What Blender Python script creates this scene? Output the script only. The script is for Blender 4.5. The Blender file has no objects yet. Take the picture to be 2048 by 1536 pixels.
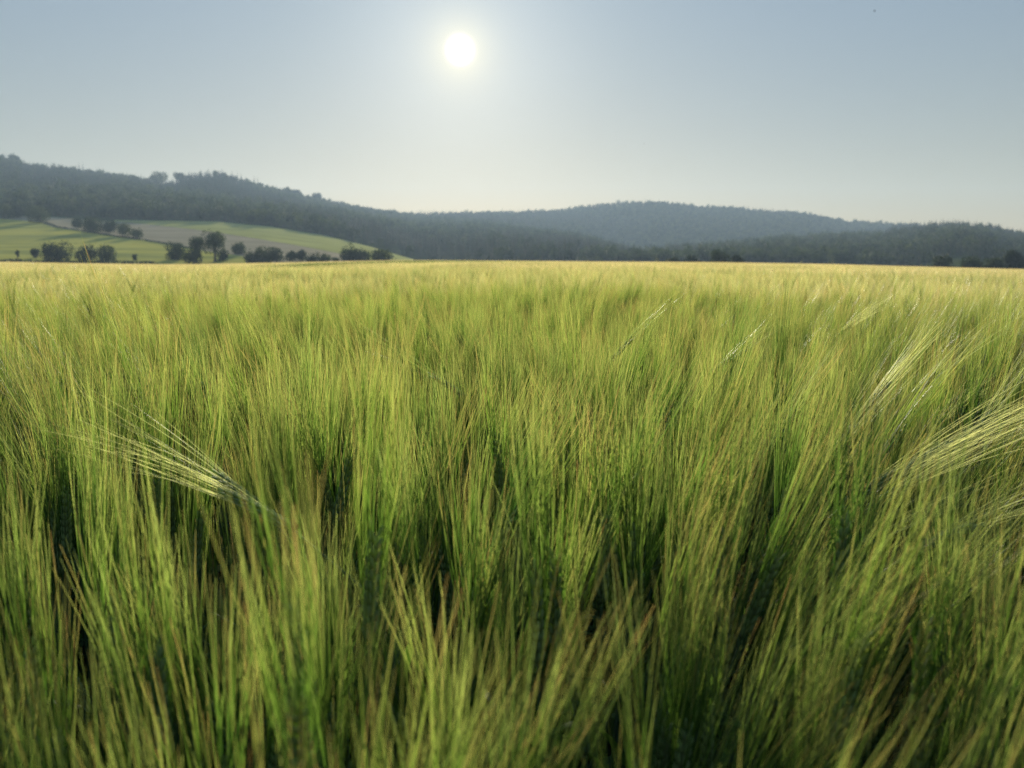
import bpy, math, random
import numpy as np
from mathutils import Vector, Matrix

random.seed(11)
rng = np.random.default_rng(11)
sc = bpy.context.scene
R = math.radians

# ------------------------------------------------------------------ camera
FPX = 1538.0                       # focal length in pixels of the 2048 px wide photograph
PITCH = math.atan(247.0 / FPX)     # looking slightly down
CAMZ = 1.105
cam_d = bpy.data.cameras.new('camera')
cam = bpy.data.objects.new('camera', cam_d)
sc.collection.objects.link(cam)
cam.location = (0, 0, CAMZ)
cam.rotation_euler = (math.pi / 2 - PITCH, 0, 0)
cam_d.sensor_width = 36.0
cam_d.lens = FPX / 2048 * 36.0
cam_d.clip_start = 0.02
cam_d.clip_end = 20000
cam_d.dof.use_dof = True
cam_d.dof.focus_distance = 1.15
cam_d.dof.aperture_fstop = 7.0
sc.camera = cam

def ray(px, py):
    """direction through a pixel, scaled so that y = 1: returns (u, e)"""
    X = (np.asarray(px, float) - 1024) / FPX
    U = (768 - np.asarray(py, float)) / FPX
    dy = math.cos(PITCH) + U * math.sin(PITCH)
    dz = U * math.cos(PITCH) - math.sin(PITCH)
    return X / dy, dz / dy

# ------------------------------------------------------------------ light
su, se = ray(920, 100)
SUN = Vector((float(su), 1.0, float(se))).normalized()
SUN_EL = math.asin(SUN.z)
SUN_AZ = math.atan2(SUN.x, SUN.y)        # clockwise from +Y
world = bpy.data.worlds.new('World')
sc.world = world
world.use_nodes = True
wn, wl = world.node_tree.nodes, world.node_tree.links
wn.clear()
w_out = wn.new('ShaderNodeOutputWorld')
w_bg = wn.new('ShaderNodeBackground')
sky = wn.new('ShaderNodeTexSky')
sky.sky_type = 'NISHITA'
sky.sun_disc = False
sky.sun_elevation = SUN_EL
sky.sun_rotation = SUN_AZ
sky.altitude = 200
sky.air_density = 1.0
sky.dust_density = 0.6
sky.ozone_density = 1.6
w_bg.inputs['Strength'].default_value = 0.05
SKY_TINT = (1.76, 2.48, 3.25, 1); SKY_FLAT = 0.35
tint = wn.new('ShaderNodeMix'); tint.data_type = 'RGBA'; tint.blend_type = 'MULTIPLY'
tint.inputs[0].default_value = 1.0
gam = wn.new('ShaderNodeGamma'); gam.inputs[1].default_value = SKY_FLAT
wl.new(sky.outputs[0], gam.inputs[0]); wl.new(gam.outputs[0], tint.inputs[6]); 
# the sky turns creamy towards the horizon
sepz = wn.new('ShaderNodeSeparateXYZ'); tc0 = wn.new('ShaderNodeTexCoord'); wl.new(tc0.outputs['Generated'], sepz.inputs[0])
hz = wn.new('ShaderNodeMath'); hz.operation = 'MULTIPLY'; wl.new(sepz.outputs['Z'], hz.inputs[0]); hz.inputs[1].default_value = -1 / 0.2
he = wn.new('ShaderNodeMath'); he.operation = 'EXPONENT'; he.use_clamp = True; wl.new(hz.outputs[0], he.inputs[0])
tm = wn.new('ShaderNodeMix'); tm.data_type = 'RGBA'; wl.new(he.outputs[0], tm.inputs[0])
tm.inputs[6].default_value = SKY_TINT; tm.inputs[7].default_value = (3.2, 2.52, 1.35, 1)
wl.new(tm.outputs[2], tint.inputs[7])
# aureole of the hazy air round the sun and the sun's own disc, both fixed in the sky
tc = wn.new('ShaderNodeTexCoord')
dot = wn.new('ShaderNodeVectorMath'); dot.operation = 'DOT_PRODUCT'
wl.new(tc.outputs['Generated'], dot.inputs[0]); dot.inputs[1].default_value = SUN
ac = wn.new('ShaderNodeMath'); ac.operation = 'ARCCOSINE'; ac.use_clamp = False
wl.new(dot.outputs['Value'], ac.inputs[0])
def glow(width, power, col, strength):
    a = wn.new('ShaderNodeMath'); a.operation = 'DIVIDE'; wl.new(ac.outputs[0], a.inputs[0]); a.inputs[1].default_value = R(width)
    b = wn.new('ShaderNodeMath'); b.operation = 'POWER'; wl.new(a.outputs[0], b.inputs[0]); b.inputs[1].default_value = power
    c = wn.new('ShaderNodeMath'); c.operation = 'MULTIPLY'; wl.new(b.outputs[0], c.inputs[0]); c.inputs[1].default_value = -1
    d = wn.new('ShaderNodeMath'); d.operation = 'EXPONENT'; wl.new(c.outputs[0], d.inputs[0])
    e = wn.new('ShaderNodeVectorMath'); e.operation = 'SCALE'; e.inputs[0].default_value = [k * strength for k in col]
    wl.new(d.outputs[0], e.inputs['Scale'])
    return e.outputs[0]
acc = tint.outputs[2]
for args in ((0.76, 3.6, (1, 0.95, 0.74), 40.0),      # disc
             (1.6, 1.2, (1, 0.78, 0.28), 7.0),
             (7.0, 2.0, (1, 0.92, 0.80), 2.2)):
    ad = wn.new('ShaderNodeVectorMath'); ad.operation = 'ADD'
    wl.new(acc, ad.inputs[0]); wl.new(glow(*args), ad.inputs[1]); acc = ad.outputs[0]
wl.new(acc, w_bg.inputs['Color'])
wl.new(w_bg.outputs[0], w_out.inputs['Surface'])

sun_d = bpy.data.lights.new('sun', 'SUN')
sun_d.energy = 5.0
sun_d.angle = R(0.6)
sun_d.color = (1.0, 0.89, 0.72)
sun = bpy.data.objects.new('sun', sun_d)
sc.collection.objects.link(sun)
sun.rotation_euler = (-SUN).to_track_quat('-Z', 'Y').to_euler()

sc.view_settings.view_transform = 'Standard'
sc.view_settings.look = 'None'
sc.view_settings.gamma = 1
sc.view_settings.exposure = 0.75
cy = sc.cycles
cy.max_bounces = 6
cy.diffuse_bounces = 3
cy.glossy_bounces = 2
cy.transmission_bounces = 3
cy.transparent_max_bounces = 4
cy.volume_bounces = 0
cy.use_denoising = True
cy.denoising_input_passes = 'RGB_ALBEDO_NORMAL'
cy.denoising_prefilter = 'NONE'
cy.caustics_reflective = False
cy.caustics_refractive = False
cy.sample_clamp_indirect = 4

# ------------------------------------------------------------------ helpers
def tag(o, label, cat=None, group=None, kind=None):
    o['label'] = label
    if cat: o['category'] = cat
    if group: o['group'] = group
    if kind: o['kind'] = kind
    return o

class MB:
    """collects vertices, quads/tris, a colour per vertex, a material index per face"""
    def __init__(s):
        s.v = []; s.q = []; s.t = []; s.c = []; s.qm = []; s.tm = []; s.n = 0
    def add(s, v, c, q=None, t=None, m=0):
        v = np.asarray(v, float).reshape(-1, 3)
        c = np.broadcast_to(np.asarray(c, float), (len(v), 3))
        s.v.append(v); s.c.append(c)
        if q is not None and len(q):
            q = np.asarray(q, int).reshape(-1, 4) + s.n; s.q.append(q); s.qm.append(np.full(len(q), m))
        if t is not None and len(t):
            t = np.asarray(t, int).reshape(-1, 3) + s.n; s.t.append(t); s.tm.append(np.full(len(t), m))
        s.n += len(v)
    def tubes(s, P, rad, col, sides=3, m=0):
        """P (n,k,3) centre lines, rad (k,) or (n,k), col (k,3) or (n,k,3)"""
        P = np.asarray(P, float); n, k, _ = P.shape
        rad = np.broadcast_to(np.asarray(rad, float), (n, k))
        col = np.broadcast_to(np.asarray(col, float), (n, k, 3))
        d = P[:, -1] - P[:, 0]; d /= np.linalg.norm(d, axis=1)[:, None] + 1e-9
        ref = np.where(np.abs(d[:, 2:3]) < 0.9, [[0, 0, 1.]], [[1., 0, 0]])
        a = np.cross(d, ref); a /= np.linalg.norm(a, axis=1)[:, None]
        b = np.cross(d, a)
        th = np.arange(sides) * 2 * math.pi / sides
        off = a[:, None, :] * np.cos(th)[None, :, None] + b[:, None, :] * np.sin(th)[None, :, None]
        V = P[:, :, None, :] + off[:, None, :, :] * rad[:, :, None, None]
        C = np.broadcast_to(col[:, :, None, :], V.shape)
        i = np.arange(n)[:, None, None] * k * sides
        j = np.arange(k - 1)[None, :, None] * sides
        l = np.arange(sides)[None, None, :]; l2 = (l + 1) % sides
        q = np.stack([i + j + l, i + j + l2, i + j + sides + l2, i + j + sides + l], -1)
        s.add(V.reshape(-1, 3), C.reshape(-1, 3), q=q.reshape(-1, 4), m=m)
    def ribbons(s, P, wid, col, m=0, fold=0.0, r=None):
        """open blades along P (n,k,3); fold > 0 gives them a V-shaped section"""
        P = np.asarray(P, float); n, k, _ = P.shape
        wid = np.broadcast_to(np.asarray(wid, float), (n, k)); col = np.broadcast_to(np.asarray(col, float), (n, k, 3))
        d = P[:, -1] - P[:, 0]; d /= np.linalg.norm(d, axis=1)[:, None] + 1e-9
        ref = (r or rng).normal(size=(n, 3)); a = np.cross(d, ref); a /= np.linalg.norm(a, axis=1)[:, None]
        b = np.cross(d, a)
        w = wid[:, :, None]
        if fold > 0:
            V = np.stack([P - a[:, None] * w, P + b[:, None] * w * fold, P + a[:, None] * w], 2); c = 3
        else:
            V = np.stack([P - a[:, None] * w, P + a[:, None] * w], 2); c = 2
        C = np.broadcast_to(col[:, :, None, :], V.shape)
        i = np.arange(n)[:, None, None] * k * c; j = np.arange(k - 1)[None, :, None] * c; l = np.arange(c - 1)[None, None, :]
        q = np.stack([i + j + l, i + j + l + 1, i + j + c + l + 1, i + j + c + l], -1)
        s.add(V.reshape(-1, 3), C.reshape(-1, 3), q=q.reshape(-1, 4), m=m)
    def arrays(s):
        return (np.concatenate(s.v), np.concatenate(s.c),
                np.concatenate(s.q) if s.q else np.zeros((0, 4), int), np.concatenate(s.t) if s.t else np.zeros((0, 3), int),
                np.concatenate(s.qm) if s.qm else np.zeros(0, int), np.concatenate(s.tm) if s.tm else np.zeros(0, int))
    def mesh(s, name, mats, smooth=True):
        V, Cc, Q, T, qm, tm = s.arrays()
        me = bpy.data.meshes.new(name)
        me.vertices.add(len(V)); me.vertices.foreach_set('co', V.astype(np.float32).ravel())
        nl = Q.size + T.size
        me.loops.add(nl); me.loops.foreach_set('vertex_index', np.concatenate([Q.ravel(), T.ravel()]).astype(np.int32))
        st = np.concatenate([np.arange(len(Q)) * 4, Q.size + np.arange(len(T)) * 3]).astype(np.int32)
        me.polygons.add(len(st)); me.polygons.foreach_set('loop_start', st)
        me.polygons.foreach_set('material_index', np.concatenate([qm, tm]).astype(np.int32))
        me.polygons.foreach_set('use_smooth', np.full(len(st), smooth))
        ca = me.attributes.new('Col', 'FLOAT_COLOR', 'POINT')
        ca.data.foreach_set('color', np.concatenate([Cc, np.ones((len(Cc), 1))], 1).astype(np.float32).ravel())
        for m in mats: me.materials.append(m)
        me.update(calc_edges=True)
        return me

def link(name, me, parent=None, loc=None):
    o = bpy.data.objects.new(name, me)
    sc.collection.objects.link(o)
    if parent: o.parent = parent
    if loc is not None: o.location = loc
    return o
def empty(name, loc=(0, 0, 0)):
    return link(name, None, loc=loc)

# ------------------------------------------------------------------ materials
def plant_mat(name, transl=0.45, tcol=(1.0, 1.0, 0.45), rough=0.45, spec=0.4, vary=0.18, noise=0.0, nscale=30.0):
    """uses the plant's own colour attribute, varied a little per object"""
    m = bpy.data.materials.new(name); m.use_nodes = True
    n, l = m.node_tree.nodes, m.node_tree.links
    p = n['Principled BSDF']; out = n['Material Output']
    at = n.new('ShaderNodeAttribute'); at.attribute_name = 'Col'
    oi = n.new('ShaderNodeObjectInfo')
    mr = n.new('ShaderNodeMapRange'); l.new(oi.outputs['Random'], mr.inputs[0])
    mr.inputs[3].default_value = 1 - vary; mr.inputs[4].default_value = 1 + vary
    hs = n.new('ShaderNodeHueSaturation'); l.new(at.outputs['Color'], hs.inputs['Color'])
    l.new(mr.outputs[0], hs.inputs['Value'])
    mh = n.new('ShaderNodeMapRange'); l.new(oi.outputs['Random'], mh.inputs[0])
    mh.inputs[3].default_value = 0.5 + 0.06 * vary; mh.inputs[4].default_value = 0.5 - 0.06 * vary
    l.new(mh.outputs[0], hs.inputs['Hue'])
    col = hs.outputs[0]
    if noise > 0:
        tn = n.new('ShaderNodeTexNoise'); tn.inputs['Scale'].default_value = nscale
        tcn = n.new('ShaderNodeTexCoord'); l.new(tcn.outputs['Object'], tn.inputs['Vector'])
        rr = n.new('ShaderNodeMapRange'); l.new(tn.outputs[0], rr.inputs[0])
        rr.inputs[1].default_value = 0.3; rr.inputs[2].default_value = 0.7
        rr.inputs[3].default_value = 1 - noise; rr.inputs[4].default_value = 1 + noise
        vm = n.new('ShaderNodeVectorMath'); vm.operation = 'SCALE'
        l.new(col, vm.inputs[0]); l.new(rr.outputs[0], vm.inputs['Scale']); col = vm.outputs[0]
    l.new(col, p.inputs['Base Color'])
    p.inputs['Roughness'].default_value = rough
    p.inputs['Specular IOR Level'].default_value = spec
    tr = n.new('ShaderNodeBsdfTranslucent')
    mu = n.new('ShaderNodeVectorMath'); mu.operation = 'MULTIPLY'; l.new(col, mu.inputs[0]); mu.inputs[1].default_value = tcol
    l.new(mu.outputs[0], tr.inputs['Color'])
    mx = n.new('ShaderNodeMixShader'); mx.inputs[0].default_value = transl
    l.new(p.outputs[0], mx.inputs[1]); l.new(tr.outputs[0], mx.inputs[2]); l.new(mx.outputs[0], out.inputs['Surface'])
    return m

M_AWN = plant_mat('awn', 0.6, (1.4, 1.45, 0.85), 0.35, 0.6, 0.3)
M_EAR = plant_mat('grain_ear', 0.4, (1.4, 1.5, 0.7), 0.6, 0.2, 0.15)
M_STEM = plant_mat('straw_stem', 0.15, (1.2, 1.3, 0.5), 0.5, 0.3, 0.15)
M_LEAF = plant_mat('leaf_blade', 0.5, (1.3, 1.5, 0.4), 0.5, 0.3, 0.2, 0.15, 60)
M_TREE = plant_mat('tree_foliage', 0.3, (1.2, 1.3, 0.5), 0.7, 0.15, 0.45)
M_CONIF = plant_mat('needle_foliage', 0.12, (1.1, 1.2, 0.6), 0.8, 0.1, 0.3)

def bark_mat():
    m = bpy.data.materials.new('bark'); m.use_nodes = True
    n, l = m.node_tree.nodes, m.node_tree.links; p = n['Principled BSDF']
    t = n.new('ShaderNodeTexNoise'); t.inputs['Scale'].default_value = 6
    r = n.new('ShaderNodeValToRGB'); l.new(t.outputs[0], r.inputs[0])
    r.color_ramp.elements[0].color = (0.03, 0.022, 0.015, 1); r.color_ramp.elements[1].color = (0.10, 0.08, 0.055, 1)
    l.new(r.outputs[0], p.inputs['Base Color']); p.inputs['Roughness'].default_value = 0.9
    return m
M_BARK = bark_mat()

def ground_mat(name, c0, c1, scale, stretch=(1, 1, 1), c2=None, scale2=0.02, rough=0.95, rows=None):
    m = bpy.data.materials.new(name); m.use_nodes = True
    n, l = m.node_tree.nodes, m.node_tree.links; p = n['Principled BSDF']
    tcn = n.new('ShaderNodeTexCoord'); mp = n.new('ShaderNodeMapping'); mp.inputs['Scale'].default_value = stretch
    if rows is not None: mp.inputs['Rotation'].default_value = (0, 0, rows)
    l.new(tcn.outputs['Object'], mp.inputs[0])
    t = n.new('ShaderNodeTexNoise'); t.inputs['Scale'].default_value = scale; t.inputs['Detail'].default_value = 6
    l.new(mp.outputs[0], t.inputs['Vector'])
    r = n.new('ShaderNodeValToRGB'); l.new(t.outputs[0], r.inputs[0])
    r.color_ramp.elements[0].position = 0.35; r.color_ramp.elements[1].position = 0.65
    r.color_ramp.elements[0].color = (*c0, 1); r.color_ramp.elements[1].color = (*c1, 1)
    col = r.outputs[0]
    if c2:
        t2 = n.new('ShaderNodeTexNoise'); t2.inputs['Scale'].default_value = scale2; t2.inputs['Detail'].default_value = 3
        l.new(mp.outputs[0], t2.inputs['Vector'])
        rr = n.new('ShaderNodeMapRange'); l.new(t2.outputs[0], rr.inputs[0]); rr.inputs[1].default_value = 0.42; rr.inputs[2].default_value = 0.62
        mx = n.new('ShaderNodeMix'); mx.data_type = 'RGBA'; l.new(rr.outputs[0], mx.inputs[0])
        l.new(col, mx.inputs[6]); mx.inputs[7].default_value = (*c2, 1); col = mx.outputs[2]
    l.new(col, p.inputs['Base Color']); p.inputs['Roughness'].default_value = rough
    p.inputs['Specular IOR Level'].default_value = 0.0
    return m
M_SOIL = ground_mat('soil', (0.035, 0.028, 0.018), (0.07, 0.055, 0.035), 25, c2=(0.03, 0.04, 0.015), scale2=3)
M_HILL = ground_mat('hill_ground', (0.03, 0.045, 0.015), (0.07, 0.09, 0.03), 0.05, c2=(0.05, 0.06, 0.02))
M_MEADOW = ground_mat('meadow', (0.44, 0.41, 0.09), (0.54, 0.50, 0.12), 0.06, (1, 6, 6), (0.30, 0.31, 0.085), 0.012, rows=R(18))
M_MEADOW2 = ground_mat('meadow_upper', (0.36, 0.37, 0.12), (0.43, 0.43, 0.15), 0.05, (1, 7, 7), (0.30, 0.31, 0.11), 0.015, rows=R(-25))
M_STUBBLE = ground_mat('bare_field', (0.34, 0.29, 0.19), (0.42, 0.36, 0.24), 0.09, (1, 10, 10), (0.29, 0.26, 0.17), 0.02, rows=R(-30))

# ------------------------------------------------------------------ terrain
def curve(pts, extra=0):
    pts = np.array(pts, float)
    u, e = ray(pts[:, 0], pts[:, 1] + extra)
    o = np.argsort(u)
    return u[o], e[o]
TIP = 0.92                # mean height of the crop's tips
YR = 230.0                # far edge of the barley field
RIM = curve([(-300, 523), (0, 524), (150, 527), (300, 529), (400, 529), (500, 527), (650, 524), (800, 521), (900, 521), (1200, 523.5),
             (1440, 525), (1640, 528.5), (1860, 534.5), (2048, 539), (2400, 542)])
FOOT = curve([(-300, 529), (0, 529), (400, 533), (830, 533), (1500, 540), (1900, 545), (2400, 550)])
EDGE = curve([(-400, 428), (0, 433), (100, 433), (220, 440), (430, 443), (540, 453), (650, 471), (740, 493), (800, 511), (840, 522), (900, 528),
              (1500, 535), (1840, 540), (1880, 519), (1960, 519), (2010, 541), (2400, 545)])
NEAR = curve([(-400, 350), (0, 375), (300, 392), (600, 425), (830, 458), (950, 462), (1150, 478), (1230, 500), (1290, 522), (1340, 508), (1440, 499), (1560, 487),
              (1680, 482), (1750, 477), (1800, 466), (1850, 460), (1920, 457), (1960, 463), (2000, 469), (2048, 478), (2400, 500)])
RIDGE = curve([(-500, 300), (0, 322), (35, 326), (60, 338), (130, 345), (200, 354), (270, 364), (305, 370), (325, 375), (347, 377), (358, 366), (385, 357), (440, 353),
               (480, 368), (520, 378), (560, 388), (600, 398), (650, 409), (700, 418), (760, 428), (830, 435), (900, 433), (1000, 431),
               (1060, 430), (1120, 426), (1200, 416), (1250, 411), (1320, 410), (1360, 415), (1420, 419), (1500, 423), (1600, 432), (1650, 440),
               (1700, 448), (1760, 452), (1830, 456), (1880, 461), (2400, 500)])
def lin(u, pts):
    pts = np.array(pts, float); uu = (pts[:, 0] - 1024) / FPX * math.cos(PITCH)
    return np.interp(u, uu, pts[:, 1])
def controls(u):
    e = lambda c: np.interp(u, c[0], c[1])
    z0 = np.zeros_like(u)
    zr = CAMZ - TIP + e(RIM) * YR
    Yf = lin(u, [(0, 345), (2048, 345)]); Ye = lin(u, [(0, 640), (430, 640), (840, 620), (1000, 560), (1840, 520), (1880, 540), (2048, 520)])
    Yn = lin(u, [(0, 950), (600, 1000), (830, 1150), (1230, 1200), (1290, 1000), (1500, 1050), (1850, 1150), (2048, 1100)])
    Yd = Yn + lin(u, [(0, 80), (1200, 120), (1290, 250), (2048, 250)])
    Ym = lin(u, [(0, 1350), (430, 1350), (830, 1750), (1000, 1900), (1700, 1900), (2048, 1800)])
    zf = CAMZ + e(FOOT) * Yf; ze = CAMZ + e(EDGE) * Ye; zn = CAMZ + e(NEAR) * Yn; zm = CAMZ + e(RIDGE) * Ym
    fr = (Yd - Yn) / (Ym - Yn)
    zd = zn + (zm - zn) * fr - lin(u, [(0, 0), (1000, 4), (1290, 30), (1700, 26), (2048, 34)])
    return ([z0 * 0 - 60, z0, z0 + YR, z0 + YR + 50, Yf, Ye, Yn, Yd, Ym, Ym + 500],
            [z0, z0, zr, zr - 4.0, np.minimum(zf, ze - 1), ze, zn, zd, zm, zm - 90])
def zterr(x, y):
    x = np.asarray(x, float); y = np.asarray(y, float)
    u = np.clip(x / np.maximum(y, 3.0), -1.6, 1.6)
    Y, Z = controls(u)
    out = np.broadcast_to(Z[-1], u.shape).copy()
    for k in range(len(Y) - 1):
        m = (y >= Y[k]) & (y < Y[k + 1])
        t = (y - Y[k]) / np.maximum(Y[k + 1] - Y[k], 1e-6)
        v = Z[k] + (Z[k + 1] - Z[k]) * t
        out = np.where(m, v, out)
    return out
def rect_sheet(name, xs, ys, mat, label, cat):
    X, Y = np.meshgrid(xs, ys, indexing='ij')
    V = np.stack([X, Y, zterr(X, Y)], -1).reshape(-1, 3)
    nx, ny = len(xs), len(ys)
    i = np.arange(nx - 1)[:, None] * ny; j = np.arange(ny - 1)[None, :]
    q = np.stack([i + j, i + j + ny, i + j + ny + 1, i + j + 1], -1).reshape(-1, 4)
    b = MB(); b.add(V, (1, 1, 1), q=q)
    return tag(link(name, b.mesh(name, [mat])), label, cat, kind='structure')
def graded(a, b, n, p):
    t = np.linspace(-1, 1, n); return np.where(t < 0, -(-t) ** p * -a, t ** p * b)
rect_sheet('ground', graded(-450, 450, 161, 2.2), np.concatenate([np.linspace(-30, 10, 21), np.linspace(13, 282, 90)]), M_SOIL,
           'dark brown soil under the barley stalks of the near field', 'ground')
rect_sheet('hills', np.linspace(-2600, 2600, 420), np.concatenate([np.linspace(282, 700, 70), np.linspace(710, 2500, 150)]), M_HILL,
           'low wooded hills rising behind the barley field', 'hills')

# sheets of farmland on the left-hand slope, laid over the hill between two boundary curves
def slope_sheet(name, lo, hi, px0, px1, mat, label, off=0.25, n=140, m=24):
    u0, _ = ray(px0, 480); u1, _ = ray(px1, 480)
    us = np.linspace(u0, u1, n)
    lo, hi = curve(lo), curve(hi)
    A = np.interp(us, *lo); B = np.interp(us, *hi); B = np.maximum(A + 1e-5, B)
    Y, Z = controls(us); Yf, Ye, Zf, Ze = Y[4], Y[5], Z[4], Z[5]
    V = np.zeros((n, m, 3))
    for k in range(m):
        e = A + (B - A) * k / (m - 1)
        # where the line of sight meets the slope Yf..Ye
        s = (Ze - Zf) / (Ye - Yf)
        den = (e - s); den = np.where(np.abs(den) < 1e-6, -1e-6, den)
        y = np.clip((Zf - s * Yf - CAMZ) / den, Yf, Ye)
        V[:, k, 0] = us * y; V[:, k, 1] = y
        V[:, k, 2] = Zf + s * (y - Yf) + off
    i = np.arange(n - 1)[:, None] * m; j = np.arange(m - 1)[None, :]
    q = np.stack([i + j, i + j + m, i + j + m + 1, i + j + 1], -1).reshape(-1, 4)
    b = MB(); b.add(V.reshape(-1, 3), (1, 1, 1), q=q)
    return tag(link(name, b.mesh(name, [mat])), label, 'field', kind='structure')
G_TOP = [(-400, 425), (0, 438), (80, 445), (110, 456), (160, 461), (225, 472), (290, 481), (370, 495), (410, 503), (470, 511), (520, 520), (560, 530)]
B_TOP = [(-400, 420), (0, 431), (100, 435), (200, 442), (240, 444), (300, 450), (400, 461), (500, 476), (600, 493), (700, 512), (760, 525)]
E_TOP = [(-400, 423), (0, 433), (100, 433), (220, 440), (430, 443), (540, 453), (650, 471), (740, 493), (800, 511), (830, 519)]
slope_sheet('meadow', [(-400, 534), (560, 534)], G_TOP, -380, 545, M_MEADOW, 'sunlit green meadow on the lower slope beyond the barley')
slope_sheet('ploughed_field', G_TOP[:-1] + [(545, 530), (780, 534)], B_TOP, -380, 750, M_STUBBLE, 'greyish brown ploughed field across the middle of the slope', 0.3)
slope_sheet('pasture', B_TOP[:-1] + [(755, 526), (840, 534)], [(x, y + 1) for x, y in E_TOP], 232, 826, M_MEADOW2, 'narrow pale green field between the ploughed field and the forest', 0.35)

# ------------------------------------------------------------------ instancing for what nobody could count
def scatter_group(name, coll):
    ng = bpy.data.node_groups.new(name, 'GeometryNodeTree')
    ng.interface.new_socket('Geometry', in_out='INPUT', socket_type='NodeSocketGeometry')
    ng.interface.new_socket('Geometry', in_out='OUTPUT', socket_type='NodeSocketGeometry')
    n, l = ng.nodes, ng.links
    gi = n.new('NodeGroupInput'); go = n.new('NodeGroupOutput')
    ip = n.new('GeometryNodeInstanceOnPoints'); ci = n.new('GeometryNodeCollectionInfo')
    ci.inputs['Collection'].default_value = coll
    ci.inputs['Separate Children'].default_value = True; ci.inputs['Reset Children'].default_value = True
    def attr(nm, ty):
        a = n.new('GeometryNodeInputNamedAttribute'); a.data_type = ty; a.inputs['Name'].default_value = nm; return a.outputs['Attribute']
    e2r = n.new('FunctionNodeEulerToRotation')
    l.new(attr('rot', 'FLOAT_VECTOR'), e2r.inputs[0])
    l.new(gi.outputs[0], ip.inputs['Points']); l.new(ci.outputs[0], ip.inputs['Instance'])
    ip.inputs['Pick Instance'].default_value = True
    l.new(attr('variant', 'INT'), ip.inputs['Instance Index'])
    l.new(e2r.outputs[0], ip.inputs['Rotation']); l.new(attr('size', 'FLOAT_VECTOR'), ip.inputs['Scale'])
    l.new(ip.outputs[0], go.inputs[0])
    return ng
def scatter(name, meshes, P, rot, size, variant, label, cat):
    coll = bpy.data.collections.new(name + '_sources')
    for k, me in enumerate(meshes):
        coll.objects.link(bpy.data.objects.new(f'{name}_source_{k:03d}', me))
    me = bpy.data.meshes.new(name)
    me.vertices.add(len(P)); me.vertices.foreach_set('co', np.asarray(P, np.float32).ravel())
    a = me.attributes.new('rot', 'FLOAT_VECTOR', 'POINT'); a.data.foreach_set('vector', np.asarray(rot, np.float32).ravel())
    a = me.attributes.new('size', 'FLOAT_VECTOR', 'POINT'); a.data.foreach_set('vector', np.asarray(size, np.float32).ravel())
    a = me.attributes.new('variant', 'INT', 'POINT'); a.data.foreach_set('value', np.asarray(variant, np.int32))
    o = link(name, me)
    md = o.modifiers.new('scatter', 'NODES'); md.node_group = scatter_group(name, coll)
    return tag(o, label, cat, kind='stuff')

# ------------------------------------------------------------------ trees
def leaf_quads(b, C, size, col, r=rng, m=0):
    n = len(C)
    a = r.normal(size=(n, 3)); a /= np.linalg.norm(a, axis=1)[:, None]
    t = r.normal(size=(n, 3)); c = np.cross(a, t); c /= np.linalg.norm(c, axis=1)[:, None]
    s = (size * r.uniform(0.6, 1.4, n))[:, None]
    V = np.stack([C - a * s, C + c * s * 0.55, C + a * s, C - c * s * 0.55], 1)
    col = np.broadcast_to(col, (n, 3))
    q = np.arange(n * 4).reshape(n, 4)
    b.add(V.reshape(-1, 3), np.repeat(col, 4, 0), q=q, m=m)
def crown_points(n, w, h, lobes, r):
    """points through lobes of an uneven crown, base at z=0"""
    L = []
    for k in range(lobes):
        a = r.uniform(0, 6.283); d = r.uniform(0.15, 0.62) * w / 2 if k else 0
        z = h * (r.uniform(0.18, 0.74) if k else 0.5)
        rad = w * r.uniform(0.15, 0.29) if k else w * 0.3
        L.append((math.cos(a) * d, math.sin(a) * d, z, rad, min(rad * r.uniform(0.8, 1.15), max(h - z, z) * 0.98)))
    L = np.array(L)
    i = r.integers(0, lobes, n)
    v = r.normal(size=(n, 3)); v /= np.linalg.norm(v, axis=1)[:, None]
    rr = r.uniform(0.35, 1.0, n) ** 0.4 * np.where(r.uniform(0, 1, n) < 0.14, 1.28, 1.0)
    P = L[i, :3] + v * rr[:, None] * np.stack([L[i, 3], L[i, 3], L[i, 4]], 1)
    P[:, 2] = np.clip(P[:, 2], 0.02 * h, None)
    return P, L
G1 = np.array((0.024, 0.038, 0.016)); G2 = np.array((0.050, 0.070, 0.026))
def leafcol(n, r, a=G1, b=G2):
    return a + (b - a) * r.uniform(0, 1, (n, 1))
def broadleaf_mesh(seed, n=260, w=8, h=9, leaf=0.75):
    r = np.random.default_rng(seed); b = MB()
    P, L = crown_points(n, w, h * 0.85, 7, r); P[:, 2] += h * 0.15
    leaf_quads(b, P, leaf, leafcol(n, r), r)
    b.tubes(np.array([[[0, 0, 0], [0, 0, h * 0.5]]]), [[0.3, 0.15]], (0.06, 0.05, 0.035), 5, m=1)
    return b.mesh('broadleaf', [M_TREE, M_BARK], smooth=False)
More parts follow.
